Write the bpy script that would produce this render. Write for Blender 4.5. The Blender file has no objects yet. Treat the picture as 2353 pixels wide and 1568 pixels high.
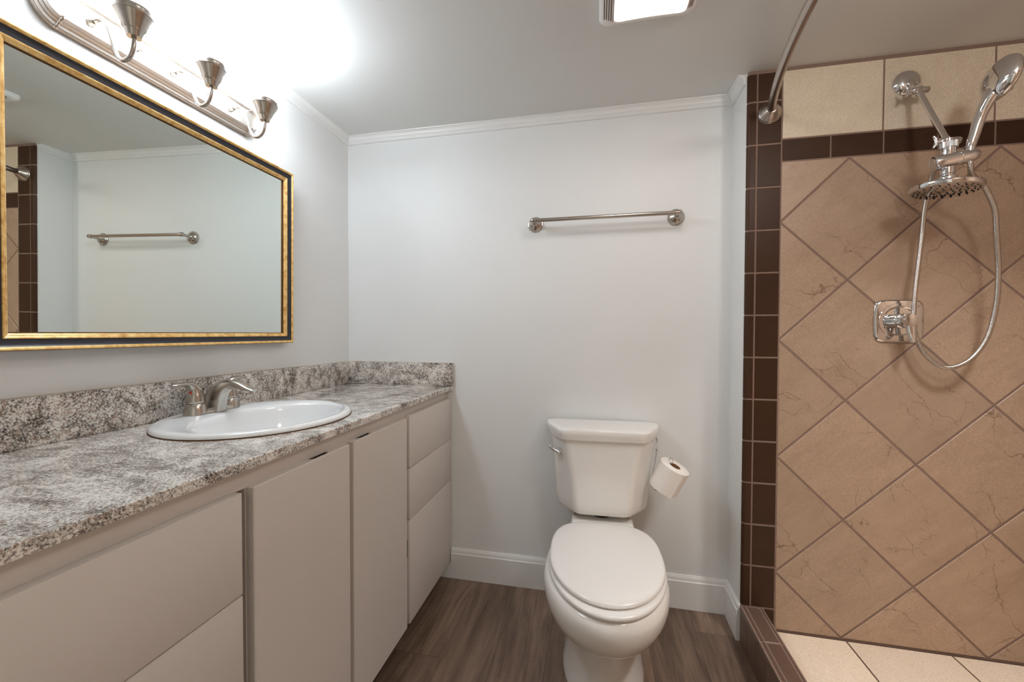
import bpy, bmesh, math, random
from mathutils import Vector, Matrix, Quaternion
random.seed(7)
SC = bpy.context.scene
COL = SC.collection
PI = math.pi

# ------------------------------------------------------------------ camera
cam_d = bpy.data.cameras.new('camera')
cam = bpy.data.objects.new('camera', cam_d); COL.objects.link(cam)
cam_d.sensor_fit = 'HORIZONTAL'; cam_d.sensor_width = 36.0
cam_d.lens = 927.37 / 2353.0 * 36.0
cam_d.clip_start = 0.02
R_ = Vector((0.97834765, 0.20695481, 0.00236285))
U_ = Vector((-0.00637827, 0.01873733, 0.9998041))
F_ = Vector((-0.20686999, 0.97817106, -0.01965163))
cam.matrix_world = Matrix(((R_.x, U_.x, -F_.x, 1.17501664), (R_.y, U_.y, -F_.y, -1.74565767),
                           (R_.z, U_.z, -F_.z, 1.12335932), (0, 0, 0, 1)))
SC.camera = cam

# ------------------------------------------------------------------ world, exposure
SC.view_settings.view_transform = 'Standard'
SC.view_settings.look = 'None'
SC.view_settings.gamma = 1.0
SC.view_settings.exposure = 0.0
SC.view_settings.use_curve_mapping = False
SC.cycles.use_denoising = True
SC.cycles.max_bounces = 12
SC.cycles.diffuse_bounces = 8
SC.cycles.sample_clamp_indirect = 6.0
SC.cycles.caustics_reflective = False
SC.cycles.caustics_refractive = False
world = bpy.data.worlds.new('world'); SC.world = world
world.use_nodes = True
world.node_tree.nodes['Background'].inputs[0].default_value = (1.08, 1.0, 0.84, 1)   # hallway light through the open doorway
world.node_tree.nodes['Background'].inputs[1].default_value = 0.75
SHADE_EMIT = 27.0       # vanity lamp shades
LENS_EMIT = 19.0       # ceiling fan light
FILL_GLOBE_EMIT = 37.0        # added fill globe over the shower, out of frame
FILL_DISC_POS = (2.22, -0.95)  # added disc light that brightens the shower, out of frame
ld = bpy.data.lights.new('added_disc_lamp', 'AREA'); ld.shape = 'DISK'; ld.size = 0.20; ld.energy = 7.5
ld.spread = math.radians(100); ld.color = (1.0, 0.98, 0.96)
lamp = bpy.data.objects.new('added_disc_lamp', ld); COL.objects.link(lamp); lamp.location = FILL_DISC_POS + (2.052 - 0.006,)

# ------------------------------------------------------------------ key dimensions (metres)
W = 1.6918            # x of the painted wing wall
D = 0.1559            # shower wall plane is y = -D
CEIL = 2.052
CT = 0.8825           # worktop height
SF = 0.0606           # shower floor
CURB = 0.1357
XR = 2.62             # shower right wall
YR = -2.60            # rear wall

# ------------------------------------------------------------------ material helpers
def lin(c):
    return tuple(((v / 255) / 12.92 if v / 255 <= 0.04045 else ((v / 255 + 0.055) / 1.055) ** 2.4) for v in c) + (1.0,)

class NT:
    def __init__(s, name):
        s.m = bpy.data.materials.new(name); s.m.use_nodes = True
        s.t = s.m.node_tree; s.b = s.t.nodes['Principled BSDF']; s.out = s.t.nodes['Material Output']
    def n(s, kind, **kw):
        nd = s.t.nodes.new('ShaderNode' + kind)
        for k, v in kw.items(): setattr(nd, k, v)
        return nd
    def l(s, a, b): s.t.links.new(a, b)
    def val(s, sock, v):
        if isinstance(v, bpy.types.NodeSocket): s.l(v, sock)
        else: sock.default_value = v
    def math(s, op, a, b=0.0, c=0.0, clamp=False):
        nd = s.n('Math', operation=op); nd.use_clamp = clamp
        for i, v in enumerate((a, b, c)): s.val(nd.inputs[i], v)
        return nd.outputs[0]
    def mix(s, f, a, b, blend='MIX'):
        nd = s.n('Mix', data_type='RGBA', blend_type=blend)
        s.val(nd.inputs[0], f); s.val(nd.inputs[6], a); s.val(nd.inputs[7], b)
        return nd.outputs[2]
    def ramp(s, f, stops, interp='LINEAR'):
        nd = s.n('ValToRGB'); cr = nd.color_ramp; cr.interpolation = interp
        while len(cr.elements) < len(stops): cr.elements.new(0.5)
        for e, (p, c) in zip(cr.elements, stops): e.position = p; e.color = c if len(c) == 4 else lin(c)
        s.l(f, nd.inputs[0]); return nd.outputs[0]
    def obj(s): return s.n('TexCoord').outputs['Object']
    def mapv(s, v, scale=(1, 1, 1), loc=(0, 0, 0), rot=(0, 0, 0)):
        nd = s.n('Mapping'); s.l(v, nd.inputs[0])
        nd.inputs['Scale'].default_value = scale; nd.inputs['Location'].default_value = loc; nd.inputs['Rotation'].default_value = rot
        return nd.outputs[0]
    def noise(s, v, scale, detail=2.0, rough=0.5, dist=0.0):
        nd = s.n('TexNoise'); s.l(v, nd.inputs['Vector'])
        nd.inputs['Scale'].default_value = scale; nd.inputs['Detail'].default_value = detail
        nd.inputs['Roughness'].default_value = rough; nd.inputs['Distortion'].default_value = dist
        return nd.outputs['Fac']
    def bump(s, h, strength=0.2, dist=0.001, prev=None):
        nd = s.n('Bump'); nd.inputs['Strength'].default_value = strength; nd.inputs['Distance'].default_value = dist
        s.l(h, nd.inputs['Height'])
        if prev: s.l(prev, nd.inputs['Normal'])
        s.l(nd.outputs[0], s.b.inputs['Normal']); return nd.outputs[0]
    def set(s, col=None, rough=None, metal=None, spec=None, coat=None):
        if col is not None: s.val(s.b.inputs['Base Color'], col)
        if rough is not None: s.val(s.b.inputs['Roughness'], rough)
        if metal is not None: s.b.inputs['Metallic'].default_value = metal
        if spec is not None: s.b.inputs['Specular IOR Level'].default_value = spec
        if coat is not None: s.b.inputs['Coat Weight'].default_value = coat
        return s

def plain(name, rgb, rough=0.5, metal=0.0, var=0.03, vscale=20, bump=0.0, bscale=200, spec=None, coat=None, bdist=0.0006):
    k = NT(name); v = k.obj()
    a = lin(rgb); lo = tuple(x * (1 - var) for x in a[:3]) + (1,); hi = tuple(min(1, x * (1 + var)) for x in a[:3]) + (1,)
    k.set(k.mix(k.noise(v, vscale, 3), lo, hi), rough, metal, spec, coat)
    if bump: k.bump(k.noise(v, bscale, 3), bump, bdist)
    return k.m

MT = {}
MT['wall'] = plain('wall_paint', (226, 228, 228), 0.55, var=0.015, vscale=3, bump=0.25, bscale=220, bdist=0.0008)
MT['ceiling'] = plain('ceiling_paint', (214, 215, 213), 0.6, var=0.012, vscale=3, bump=0.2, bscale=180, bdist=0.0008)
MT['trim'] = plain('trim_paint', (228, 229, 228), 0.35, var=0.015, vscale=6)
MT['cabinet'] = plain('cabinet_paint', (212, 205, 199), 0.45, var=0.02, vscale=6, bump=0.12, bscale=420, bdist=0.0005)
MT['cab_dark'] = plain('dark_shade_and_parts', (40, 34, 30), 0.8)  # also used as painted shade in the finger pulls
MT['porcelain'] = plain('porcelain', (232, 230, 226), 0.08, var=0.008, vscale=4, coat=0.3)
MT['sinkwhite'] = plain('sink_porcelain', (236, 238, 239), 0.07, var=0.006, vscale=4, coat=0.3)
MT['seat'] = plain('seat_plastic', (228, 225, 221), 0.22, var=0.008, vscale=5)
MT['chrome'] = plain('chrome', (222, 222, 224), 0.05, 1.0, var=0.02, vscale=8)
MT['dkchrome'] = plain('dark_rubber_nozzle', (30, 30, 32), 0.5)
MT['hose'] = plain('hose_steel', (205, 202, 198), 0.16, 1.0, var=0.05, vscale=30)
MT['paper'] = plain('tissue_paper', (238, 232, 226), 0.9, var=0.02, vscale=60, bump=0.6, bscale=160, bdist=0.0012)
MT['card'] = plain('cardboard_core', (150, 112, 78), 0.9, var=0.06, vscale=60)
MT['red'] = plain('red_marker', (205, 20, 10), 0.3)
MT['caulk'] = plain('caulk', (222, 214, 200), 0.6)
MT['plastic'] = plain('white_plastic', (225, 222, 218), 0.4, var=0.01)
MT['slot'] = plain('dark_slot', (88, 66, 56), 0.8)
MT['black'] = None

def m_brushed(name, rgb, rough, aniso_scale):
    k = NT(name); v = k.obj()
    g = k.noise(k.mapv(v, aniso_scale), 1.0, 4, 0.6)
    a = lin(rgb)
    k.set(k.mix(g, tuple(x * 0.86 for x in a[:3]) + (1,), tuple(min(1, x * 1.1) for x in a[:3]) + (1,)), rough, 1.0)
    k.bump(g, 0.06, 0.0004)
    return k.m
MT['nickel'] = m_brushed('brushed_nickel', (196, 190, 182), 0.27, (60, 60, 900))
MT['plate'] = m_brushed('brushed_nickel_plate', (216, 210, 202), 0.42, (60, 60, 900))
MT['nickel2'] = m_brushed('satin_nickel', (186, 178, 170), 0.24, (900, 60, 60))
MT['rodsteel'] = m_brushed('brushed_steel_rod', (186, 176, 168), 0.28, (80, 900, 80))

def m_gold():
    k = NT('gilded_wood'); v = k.obj()
    g = k.noise(k.mapv(v, (1, 1, 1)), 60, 4, 0.6)
    sp = k.noise(v, 420, 2, 0.5)
    c = k.ramp(g, [(0.3, (198, 144, 78)), (0.5, (236, 194, 120)), (0.75, (250, 222, 162))])
    dk = k.math('GREATER_THAN', sp, 0.72)
    c = k.mix(k.math('MULTIPLY', dk, 0.6), c, lin((92, 56, 22)))
    k.set(c, 0.36, 0.25); k.bump(g, 0.1, 0.0005)
    return k.m
MT['gold'] = m_gold()
MT['golddark'] = plain('aged_gilding', (104, 68, 32), 0.45, 0.3, var=0.25, vscale=90)
def m_blk():
    k = NT('black_lacquer_wood'); v = k.obj()
    g = k.noise(k.mapv(v, (400, 14, 14)), 1.0, 3, 0.6)
    k.set(k.mix(g, lin((26, 24, 30)), lin((50, 48, 56))), 0.42); k.bump(g, 0.1, 0.0004)
    return k.m
MT['black'] = m_blk()
def m_mirror():
    k = NT('mirror_glass'); k.set(lin((236, 244, 238)), 0.0, 1.0)
    g = k.noise(k.obj(), 2.0, 1.0)
    k.set(k.mix(g, lin((232, 240, 235)), lin((236, 243, 239))))
    return k.m
MT['mirror'] = m_mirror()

def m_emit(name, a, strength):
    k = NT(name)
    k.set(lin((240, 240, 238)), 0.4)
    g = k.noise(k.obj(), 6.0, 2.0); a = tuple(a) + (1.0,)
    k.l(k.mix(g, tuple(x * 0.97 for x in a[:3]) + (1,), a), k.b.inputs['Emission Color'])
    k.b.inputs['Emission Strength'].default_value = strength
    return k.m
MT['shade'] = m_emit('lit_frosted_glass', (0.93, 1.0, 1.08), SHADE_EMIT)
MT['lens'] = m_emit('lit_fan_lens', (1.08, 1.0, 0.96), LENS_EMIT)
MT['globe'] = m_emit('fill_globe_glow', (1.03, 1.0, 0.97), FILL_GLOBE_EMIT)

def m_granite():
    k = NT('granite'); v = k.obj()
    big = k.noise(v, 5.5, 3, 0.55, 1.2)
    med = k.noise(v, 26, 4, 0.6, 0.8)
    fine = k.noise(v, 230, 4, 0.74)
    fin2 = k.noise(k.mapv(v, loc=(4, 1, 2)), 520, 2, 0.6)
    flow = k.noise(k.mapv(v, (1.0, 2.2, 1.6), rot=(0.2, 0.3, 0.5)), 7.0, 4, 0.6, 1.6)
    f = k.math('ADD', k.math('MULTIPLY', fine, 0.86), k.math('MULTIPLY', fin2, 0.24))
    f = k.math('ADD', f, k.math('MULTIPLY', flow, 0.42))
    f = k.math('ADD', f, k.math('MULTIPLY', med, 0.34))
    f = k.math('ADD', k.math('MULTIPLY', k.math('SUBTRACT', f, 0.93), 1.35), 0.515)
    c = k.ramp(f, [(0.24, (30, 30, 34)), (0.34, (84, 78, 76)), (0.43, (136, 128, 121)), (0.50, (178, 172, 166)),
                   (0.57, (220, 216, 210)), (0.70, (242, 239, 233))])
    # warm garnet flecks
    w = k.noise(k.mapv(v, loc=(3, 7, 1)), 120, 3, 0.6)
    wm = k.math('MULTIPLY', k.math('GREATER_THAN', w, 0.59), 0.5)
    c = k.mix(wm, c, lin((150, 112, 86)))
    d = k.noise(k.mapv(v, loc=(9, 2, 4)), 70, 5, 0.7)
    dm = k.math('MULTIPLY', k.math('GREATER_THAN', k.math('ADD', d, k.math('MULTIPLY', big, 0.25)), 0.81), 0.8)
    c = k.mix(dm, c, lin((44, 44, 50)))
    k.set(c, 0.16, coat=0.2)
    return k.m
MT['granite'] = m_granite()

def m_stone(name, base, dark, light, vein, rough, veins=1.0):
    k = NT(name); v = k.obj()
    at = k.n('Attribute'); at.attribute_name = 'tile'
    off = k.n('VectorMath', operation='MULTIPLY_ADD')
    k.l(at.outputs['Vector'], off.inputs[0]); off.inputs[1].default_value = (37, 41, 29); k.l(v, off.inputs[2])
    p = off.outputs[0]
    sep = k.n('SeparateXYZ'); k.l(at.outputs['Vector'], sep.inputs[0])
    q = k.mapv(p, (1.0, 1.0, 1.0), rot=(0, 0.7, 0))
    qs = k.mapv(q, (1.0, 1.0, 3.2))
    big = k.noise(qs, 5.0, 4, 0.6, 0.6)
    fine = k.noise(p, 330, 4, 0.75)
    c = k.ramp(big, [(0.30, dark), (0.5, base), (0.72, light)])
    c = k.mix(0.65, c, k.ramp(fine, [(0.25, tuple(int(x * 0.68) for x in base)), (0.55, base), (0.8, tuple(min(255, int(x * 1.15)) for x in base))]))
    warp = k.n('TexNoise'); k.l(p, warp.inputs['Vector']); warp.inputs['Scale'].default_value = 9.0; warp.inputs['Detail'].default_value = 5.0
    wv = k.n('VectorMath', operation='MULTIPLY_ADD'); k.l(warp.outputs['Color'], wv.inputs[0]); wv.inputs[1].default_value = (0.13, 0.13, 0.13); k.l(q, wv.inputs[2])
    gate = k.noise(k.mapv(p, loc=(5, 5, 5)), 6.0, 3, 0.6)
    for sc, thr, g0, st in ((4.2, 0.0034, 0.45, 0.75), (7.5, 0.0028, 0.50, 0.6)):
        vo = k.n('TexVoronoi', feature='DISTANCE_TO_EDGE'); k.l(k.mapv(wv.outputs[0], (1, 1, 0.55)), vo.inputs['Vector']); vo.inputs['Scale'].default_value = sc
        l1 = k.math('SUBTRACT', 1.0, k.math('DIVIDE', vo.outputs['Distance'], thr * sc * 0.5), clamp=True)
        g1 = k.math('MULTIPLY', k.math('SUBTRACT', gate, g0), 8.0, clamp=True)
        c = k.mix(k.math('MULTIPLY', k.math('MULTIPLY', l1, g1), st * veins), c, lin(vein))
    # cloudy stains
    st = k.noise(k.mapv(p, loc=(1, 8, 3)), 13.0, 5, 0.7, 0.5)
    sm = k.math('MULTIPLY', k.math('SUBTRACT', st, 0.56), 4.0, clamp=True)
    c = k.mix(k.math('MULTIPLY', k.math('MULTIPLY', sm, k.math('GREATER_THAN', fine, 0.5)), 0.42 * veins), c, lin(vein))
    tint = k.math('MULTIPLY_ADD', sep.outputs[0], 0.16, 0.92)
    tn = k.n('CombineColor'); 
    for i in range(3): k.l(tint, tn.inputs[i])
    c = k.mix(1.0, c, tn.outputs[0], 'MULTIPLY')
    k.set(c, rough)
    k.bump(fine, 0.25, 0.0006)
    return k.m
MT['stone'] = m_stone('beige_stone_tile', (178, 152, 130), (157, 131, 109), (192, 167, 145), (96, 70, 48), 0.42)
MT['cream'] = m_stone('cream_tile', (217, 203, 182), (207, 190, 165), (226, 214, 195), (196, 154, 116), 0.5, 0.35)
MT['showerfloor'] = m_stone('cream_floor_tile', (240, 222, 200), (234, 213, 189), (244, 228, 209), (216, 186, 156), 0.45, 0.25)
MT['brown'] = m_stone('brown_glazed_tile', (66, 45, 32), (60, 40, 28), (72, 50, 36), (52, 36, 26), 0.38, 0.0)
MT['brown'].node_tree.nodes['Principled BSDF'].inputs['Specular IOR Level'].default_value = 0.16
MT['curb'] = m_stone('brown_curb_tile', (104, 82, 70), (96, 74, 62), (110, 88, 75), (76, 56, 45), 0.3, 0.2)
MT['grout'] = plain('brown_grout', (132, 109, 97), 0.9, var=0.12, vscale=60, bump=0.4, bscale=300)
MT['groutdark'] = plain('dark_grout', (92, 68, 54), 0.9, var=0.12, vscale=60)

def m_floor():
    k = NT('wood_plank_vinyl'); v = k.obj()
    sp = k.n('SeparateXYZ'); k.l(v, sp.inputs[0])
    pw = 0.1777
    u = k.math('DIVIDE', k.math('SUBTRACT', sp.outputs[0], 0.6533 - pw * 20), pw)
    idx = k.math('FLOOR', u); fu = k.math('FRACT', u)
    wn = k.n('TexWhiteNoise', noise_dimensions='1D'); k.l(idx, wn.inputs['W'])
    L = 1.22
    # plank 19 (x .4756-.6533) has its end joint at y = -.4546
    ph = k.math('FRACT', k.math('MULTIPLY', k.math('SUBTRACT', idx, 19.0), 0.29))
    w = k.math('ADD', k.math('DIVIDE', k.math('ADD', sp.outputs[1], 0.4546 + L * 10), L), ph)
    jd = k.math('FLOOR', w); fw = k.math('FRACT', w)
    cell = k.n('CombineXYZ'); k.l(idx, cell.inputs[0]); k.l(jd, cell.inputs[1])
    wn2 = k.n('TexWhiteNoise', noise_dimensions='3D'); k.l(cell.outputs[0], wn2.inputs['Vector'])
    off = k.n('VectorMath', operation='MULTIPLY_ADD'); k.l(wn2.outputs['Color'], off.inputs[0]); off.inputs[1].default_value = (13, 17, 5); k.l(v, off.inputs[2])
    p = off.outputs[0]
    g1 = k.noise(k.mapv(p, (15, 1.9, 1)), 1.0, 7, 0.62, 1.2)
    g2 = k.noise(k.mapv(p, (210, 9, 1)), 1.0, 5, 0.7, 0.3)
    g3 = k.noise(k.mapv(p, (9, 130, 1)), 1.0, 3, 0.6)
    g4 = k.noise(k.mapv(p, (5.5, 0.55, 1)), 1.0, 3, 0.5, 0.6)
    rings = k.math('MULTIPLY_ADD', k.math('SINE', k.math('MULTIPLY', g4, 95.0)), 0.5, 0.5)
    rings = k.math('MULTIPLY', rings, k.noise(k.mapv(p, (3, 1.2, 1)), 1.0, 2))
    f = k.math('ADD', k.math('MULTIPLY', g1, 0.56), k.math('MULTIPLY', g2, 0.25))
    f = k.math('ADD', f, k.math('MULTIPLY', rings, 0.13))
    f = k.math('ADD', f, k.math('MULTIPLY', g3, 0.07))
    c = k.ramp(f, [(0.28, (72, 55, 44)), (0.44, (108, 88, 74)), (0.58, (132, 111, 95)), (0.76, (158, 138, 122))])
    tint = k.math('MULTIPLY_ADD', wn2.outputs['Value'], 0.36, 0.80)
    tn = k.n('CombineColor')
    for i in range(3): k.l(tint, tn.inputs[i])
    c = k.mix(1.0, c, tn.outputs[0], 'MULTIPLY')
    e1 = k.math('LESS_THAN', fu, 0.008); e2 = k.math('LESS_THAN', fw, 0.0016)
    edge = k.math('MAXIMUM', e1, e2)
    c = k.mix(k.math('MULTIPLY', edge, 0.65), c, lin((38, 28, 22)))
    k.set(c, 0.36)
    k.bump(k.math('SUBTRACT', k.math('MULTIPLY', g2, 0.5), edge), 0.2, 0.0006)
    return k.m
MT['floor'] = m_floor()

# ------------------------------------------------------------------ mesh builder
class MB:
    def __init__(s): s.v = []; s.f = []; s.mi = []; s.t = []
    def add(s, vs, fs, mi=0, tile=None):
        o = len(s.v); s.v += [Vector(a) for a in vs]
        for f in fs: s.f.append([i + o for i in f]); s.mi.append(mi); s.t.append(tile or (0, 0, 0))
        return s
    def box(s, lo, hi, bev=0.0, mi=0, seg=2, tile=None):
        bm = bmesh.new(); bmesh.ops.create_cube(bm, size=1.0)
        for v in bm.verts: v.co = Vector([lo[i] + (v.co[i] + 0.5) * (hi[i] - lo[i]) for i in range(3)])
        if bev > 0: bmesh.ops.bevel(bm, geom=list(bm.edges), offset=bev, segments=seg, affect='EDGES', profile=0.5)
        bm.verts.index_update()
        s.add([v.co.copy() for v in bm.verts], [[v.index for v in f.verts] for f in bm.faces], mi, tile); bm.free(); return s
    def loft(s, rings, cap0=True, cap1=True, mi=0, closed=True):
        n = len(rings[0]); vs = [p for r in rings for p in r]; fs = []
        for i in range(len(rings) - 1):
            for j in range(n if closed else n - 1):
                a, b = i * n + j, i * n + (j + 1) % n
                fs.append([a, b, b + n, a + n])
        if cap0: fs.append(list(range(n))[::-1])
        if cap1: fs.append([(len(rings) - 1) * n + j for j in range(n)])
        return s.add(vs, fs, mi)
    def lathe(s, prof, org=(0, 0, 0), axis=(0, 0, 1), seg=32, mi=0, cap0=True, cap1=True):
        ax = Vector(axis).normalized(); a = ax.orthogonal().normalized(); b = ax.cross(a); o = Vector(org)
        rings = [[o + ax * h + (a * math.cos(t) + b * math.sin(t)) * max(r, 1e-5) for t in [2 * PI * j / seg for j in range(seg)]] for r, h in prof]
        return s.loft(rings, cap0, cap1, mi)
    def tube(s, path, r, seg=12, mi=0, cap=True, flat=None):
        path = [Vector(p) for p in path]; n = len(path)
        rr = r if isinstance(r, (list, tuple)) else [r] * n
        tg = []
        for i in range(n):
            t = path[min(i + 1, n - 1)] - path[max(i - 1, 0)]; tg.append(t.normalized())
        a = tg[0].orthogonal().normalized() if flat is None else Vector(flat[0])
        a = (a - tg[0] * a.dot(tg[0])).normalized()
        rings = []
        for i in range(n):
            if i > 0:
                q = tg[i - 1].rotation_difference(tg[i]); a = (q @ a); a = (a - tg[i] * a.dot(tg[i])).normalized()
            b = tg[i].cross(a); ka = flat[1][i] if flat else 1.0
            rings.append([path[i] + (a * math.cos(t) * ka + b * math.sin(t)) * rr[i] for t in [2 * PI * j / seg for j in range(seg)]])
        return s.loft(rings, cap, cap, mi)
    def poly(s, pts, mi=0, tile=None): return s.add(pts, [list(range(len(pts)))], mi, tile)

def smooth_path(pts, n=8):
    P = [Vector(p) for p in pts]; P = [P[0] * 2 - P[1]] + P + [P[-1] * 2 - P[-2]]
    out = []
    for i in range(1, len(P) - 2):
        for j in range(n):
            t = j / n; p0, p1, p2, p3 = P[i - 1:i + 3]
            out.append(0.5 * ((2 * p1) + (p2 - p0) * t + (2 * p0 - 5 * p1 + 4 * p2 - p3) * t * t + (3 * p1 - p0 - 3 * p2 + p3) * t ** 3))
    out.append(P[-2]); return out

WM = {}
def link(o): COL.objects.link(o); return o
def part(name, mb, mats, parent=None, local=False, angle=35, label=None, kind=None):
    """one mesh object; coordinates are world ones unless local=True (then in the root's space)"""
    me = bpy.data.meshes.new(name)
    M = WM.get(parent.name, Matrix()) if parent else Matrix()
    inv = M.inverted() if (parent and not local) else Matrix()
    me.from_pydata([tuple(inv @ v) for v in mb.v], [], mb.f)
    if not isinstance(mats, (list, tuple)): mats = [mats]
    for m in mats: me.materials.append(MT[m])
    for p, i in zip(me.polygons, mb.mi): p.material_index = i
    if any(t != (0, 0, 0) for t in mb.t):
        at = me.attributes.new('tile', 'FLOAT_VECTOR', 'FACE')
        for i, t in enumerate(mb.t): at.data[i].vector = t
    bm = bmesh.new(); bm.from_mesh(me); bmesh.ops.recalc_face_normals(bm, faces=bm.faces); bm.to_mesh(me); bm.free()
    me.shade_smooth(); me.set_sharp_from_angle(angle=math.radians(angle))
    o = link(bpy.data.objects.new(name, me))
    if parent: o.parent = parent; WM[o.name] = M
    if label: o['label'] = label
    if kind: o['kind'] = kind
    return o
def thing(name, label, cat, loc=(0, 0, 0), rot=None, group=None):
    o = link(bpy.data.objects.new(name, None)); o.empty_display_size = 0.05
    M = Matrix.Translation(loc) @ (rot if rot else Matrix()); o.matrix_world = M; WM[o.name] = M
    o['label'] = label; o['category'] = cat
    if group: o['group'] = group
    return o
def tag(o, label, cat, group=None):
    o['label'] = label; o['category'] = cat
    if group: o['group'] = group
    return o
def struct(name, mb, mats, label=None, angle=35):
    o = part(name, mb, mats, angle=angle); o['kind'] = 'structure'
    if label: o['label'] = label
    return o

# ------------------------------------------------------------------ setting: room shell
struct('wall_left', MB().box((-0.12, YR - 0.1, 0), (0, 0.12, CEIL)), 'wall')
struct('wall_back', MB().box((0, 0, 0), (W, 0.12, CEIL)), 'wall')
struct('wall_right', MB().box((W, -0.1460, 0), (XR + 0.12, 0.12, CEIL)), 'wall')
b = MB(); b.box((0, YR - 0.1, 0), (0.72, YR, CEIL)); b.box((1.52, YR - 0.1, 0), (XR + 0.12, YR, CEIL)); b.box((0.72, YR - 0.1, 2.0), (1.52, YR, CEIL))
struct('wall_front', b, 'wall')
struct('ceiling', MB().box((-0.12, YR - 0.1, CEIL), (XR + 0.12, 0.12, CEIL + 0.1)), 'ceiling')
struct('floor', MB().box((0, YR - 0.1, -0.1), (W + 0.05, 0, 0)), 'floor')

# tiled shower end wall: grout bed plus every tile as a raised, eased face
def clip(poly, axis, v, keep_greater):
    out = []
    for i in range(len(poly)):
        a, c = poly[i], poly[(i + 1) % len(poly)]
        ia = (a[axis] >= v) == keep_greater; ic = (c[axis] >= v) == keep_greater
        if ia: out.append(a)
        if ia != ic:
            t = (v - a[axis]) / (c[axis] - a[axis]); out.append((a[0] + t * (c[0] - a[0]), a[1] + t * (c[1] - a[1])))
    return out
def inset(poly, e):
    cx = sum(p[0] for p in poly) / len(poly); cy = sum(p[1] for p in poly) / len(poly)
    n = len(poly); out = []
    ar = sum(poly[i][0] * poly[(i + 1) % n][1] - poly[(i + 1) % n][0] * poly[i][1] for i in range(n))
    sg = 1 if ar > 0 else -1
    for i in range(n):
        p0, p1, p2 = Vector(poly[i - 1]), Vector(poly[i]), Vector(poly[(i + 1) % n])
        d1 = (p1 - p0).normalized(); d2 = (p2 - p1).normalized()
        n1 = Vector((-d1.y, d1.x)) * sg; n2 = Vector((-d2.y, d2.x)) * sg
        k = n1 + n2; den = 1 + n1.dot(n2)
        out.append(tuple(p1 + k * (e / max(den, 0.2))))
    return out
def tile(mb, poly, mi, place, ease=0.0014, depth=0.0012):
    """poly in the wall's 2-D frame; place(u, v, h) gives the point h behind the face"""
    if len(poly) < 3: return
    xs = [p[0] for p in poly]; ys = [p[1] for p in poly]
    ar = abs(sum(poly[i][0] * poly[(i + 1) % len(poly)][1] - poly[(i + 1) % len(poly)][0] * poly[i][1] for i in range(len(poly)))) / 2
    if ar < 2e-5: return
    q = []
    for p in poly:
        if not q or (abs(p[0] - q[-1][0]) + abs(p[1] - q[-1][1])) > 1e-4: q.append(p)
    poly = q if abs(q[0][0] - q[-1][0]) + abs(q[0][1] - q[-1][1]) > 1e-4 else q[:-1]
    if len(poly) < 3: return
    t = (random.random() + 0.001, random.random(), random.random()); inn = inset(poly, ease); n = len(poly)
    vs = [place(*p, 0) for p in inn] + [place(*p, depth) for p in poly] + [place(*p, 0.0035) for p in poly]
    fs = [list(range(n))] + [[i, (i + 1) % n, n + (i + 1) % n, n + i] for i in range(n)] + [[n + i, n + (i + 1) % n, 2 * n + (i + 1) % n, 2 * n + i] for i in range(n)]
    mb.add(vs, fs, mi, t)
def rect(x0, y0, x1, y1): return [(x0, y0), (x1, y0), (x1, y1), (x0, y1)]
wallp = lambda u, v, h: (u, -D + h, v)
b = MB()
b.box((W + 0.012, -D + 0.0014, 0.0), (XR, -0.1460, CEIL), mi=0)             # grout bed
g = 0.0026
CX = 1.8038
DT = 1.7264; BT = 1.8038
px, pz = 0.2092, 0.2072; ox, oz = 1.8010, 0.2715
for i in range(-2, 8):
    for j in range(-3, 12):
        if (i + j) % 2: continue
        cx, cz = ox + px * (i + 1), oz + pz * j
        if True:
            dm = [(cx - px, cz), (cx, cz - pz), (cx + px, cz), (cx, cz + pz)]
            dm = inset(dm, 0.0034)
            for ax, v, k in ((0, CX + 0.0005, True), (0, XR - 0.001, False), (1, SF + 0.0045, True), (1, DT - g, False)):
                dm = clip(dm, ax, v, k)
                if len(dm) < 3: break
            if len(dm) >= 3: tile(b, dm, 1, wallp)
bx = [CX - 0.0015, 1.9527, 2.108, 2.2605, 2.413, 2.5655, XR]
for i in range(6): tile(b, rect(bx[i] + g * 0.9, DT + g, bx[i + 1] - g * 0.9, BT - g * 0.9), 3, wallp)
cxs = [CX - 0.0015, 2.1058, 2.4103, XR]
for i in range(3): tile(b, rect(cxs[i] + g, BT + g, cxs[i + 1] - g, CEIL - 0.0125), 2, wallp)
zs = [CURB + 0.1505 * i for i in range(-1, 13)] + [CEIL - 0.0100]
for i in range(len(zs) - 1):
    z0, z1 = max(zs[i], SF) + 0.0030, zs[i + 1] - 0.0030
    tile(b, rect(1.7259, z0, 1.7997, z1), 3, wallp)
    # bullnose: quarter-round edge tile
    prof = [(1.7203, -D)] + [(W + 0.0115 - 0.0115 * math.sin(t), -D + 0.0115 - 0.0115 * math.cos(t)) for t in [PI / 2 * k / 8 for k in range(9)]] + [(W, -0.1435)]
    t = (random.random() + .001, random.random(), random.random())
    n = len(prof)
    vs = [(p[0], p[1], z0) for p in prof] + [(p[0], p[1], z1) for p in prof]
    fs = [[k, k + 1, n + k + 1, n + k] for k in range(n - 1)]
    vs += [(1.7203, -D + 0.004, z0), (1.7203, -D + 0.004, z1)]; fs.append([0, n, 2 * n + 1, 2 * n])
    b.add(vs, fs, 3, t)
# grout behind the bullnose stack
prof = [(1.7215, -D + 0.0012)] + [(W + 0.0115 - 0.0100 * math.sin(t), -D + 0.0115 - 0.0100 * math.cos(t)) for t in [PI / 2 * k / 6 for k in range(7)]] + [(W + 0.0014, -0.1440)]
n = len(prof)
b.add([(p[0], p[1], 0.0) for p in prof] + [(p[0], p[1], CEIL) for p in prof], [[k, k + 1, n + k + 1, n + k] for k in range(n - 1)], 0)
struct('wall_shower', b, ['grout', 'stone', 'cream', 'brown'], angle=30)

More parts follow.
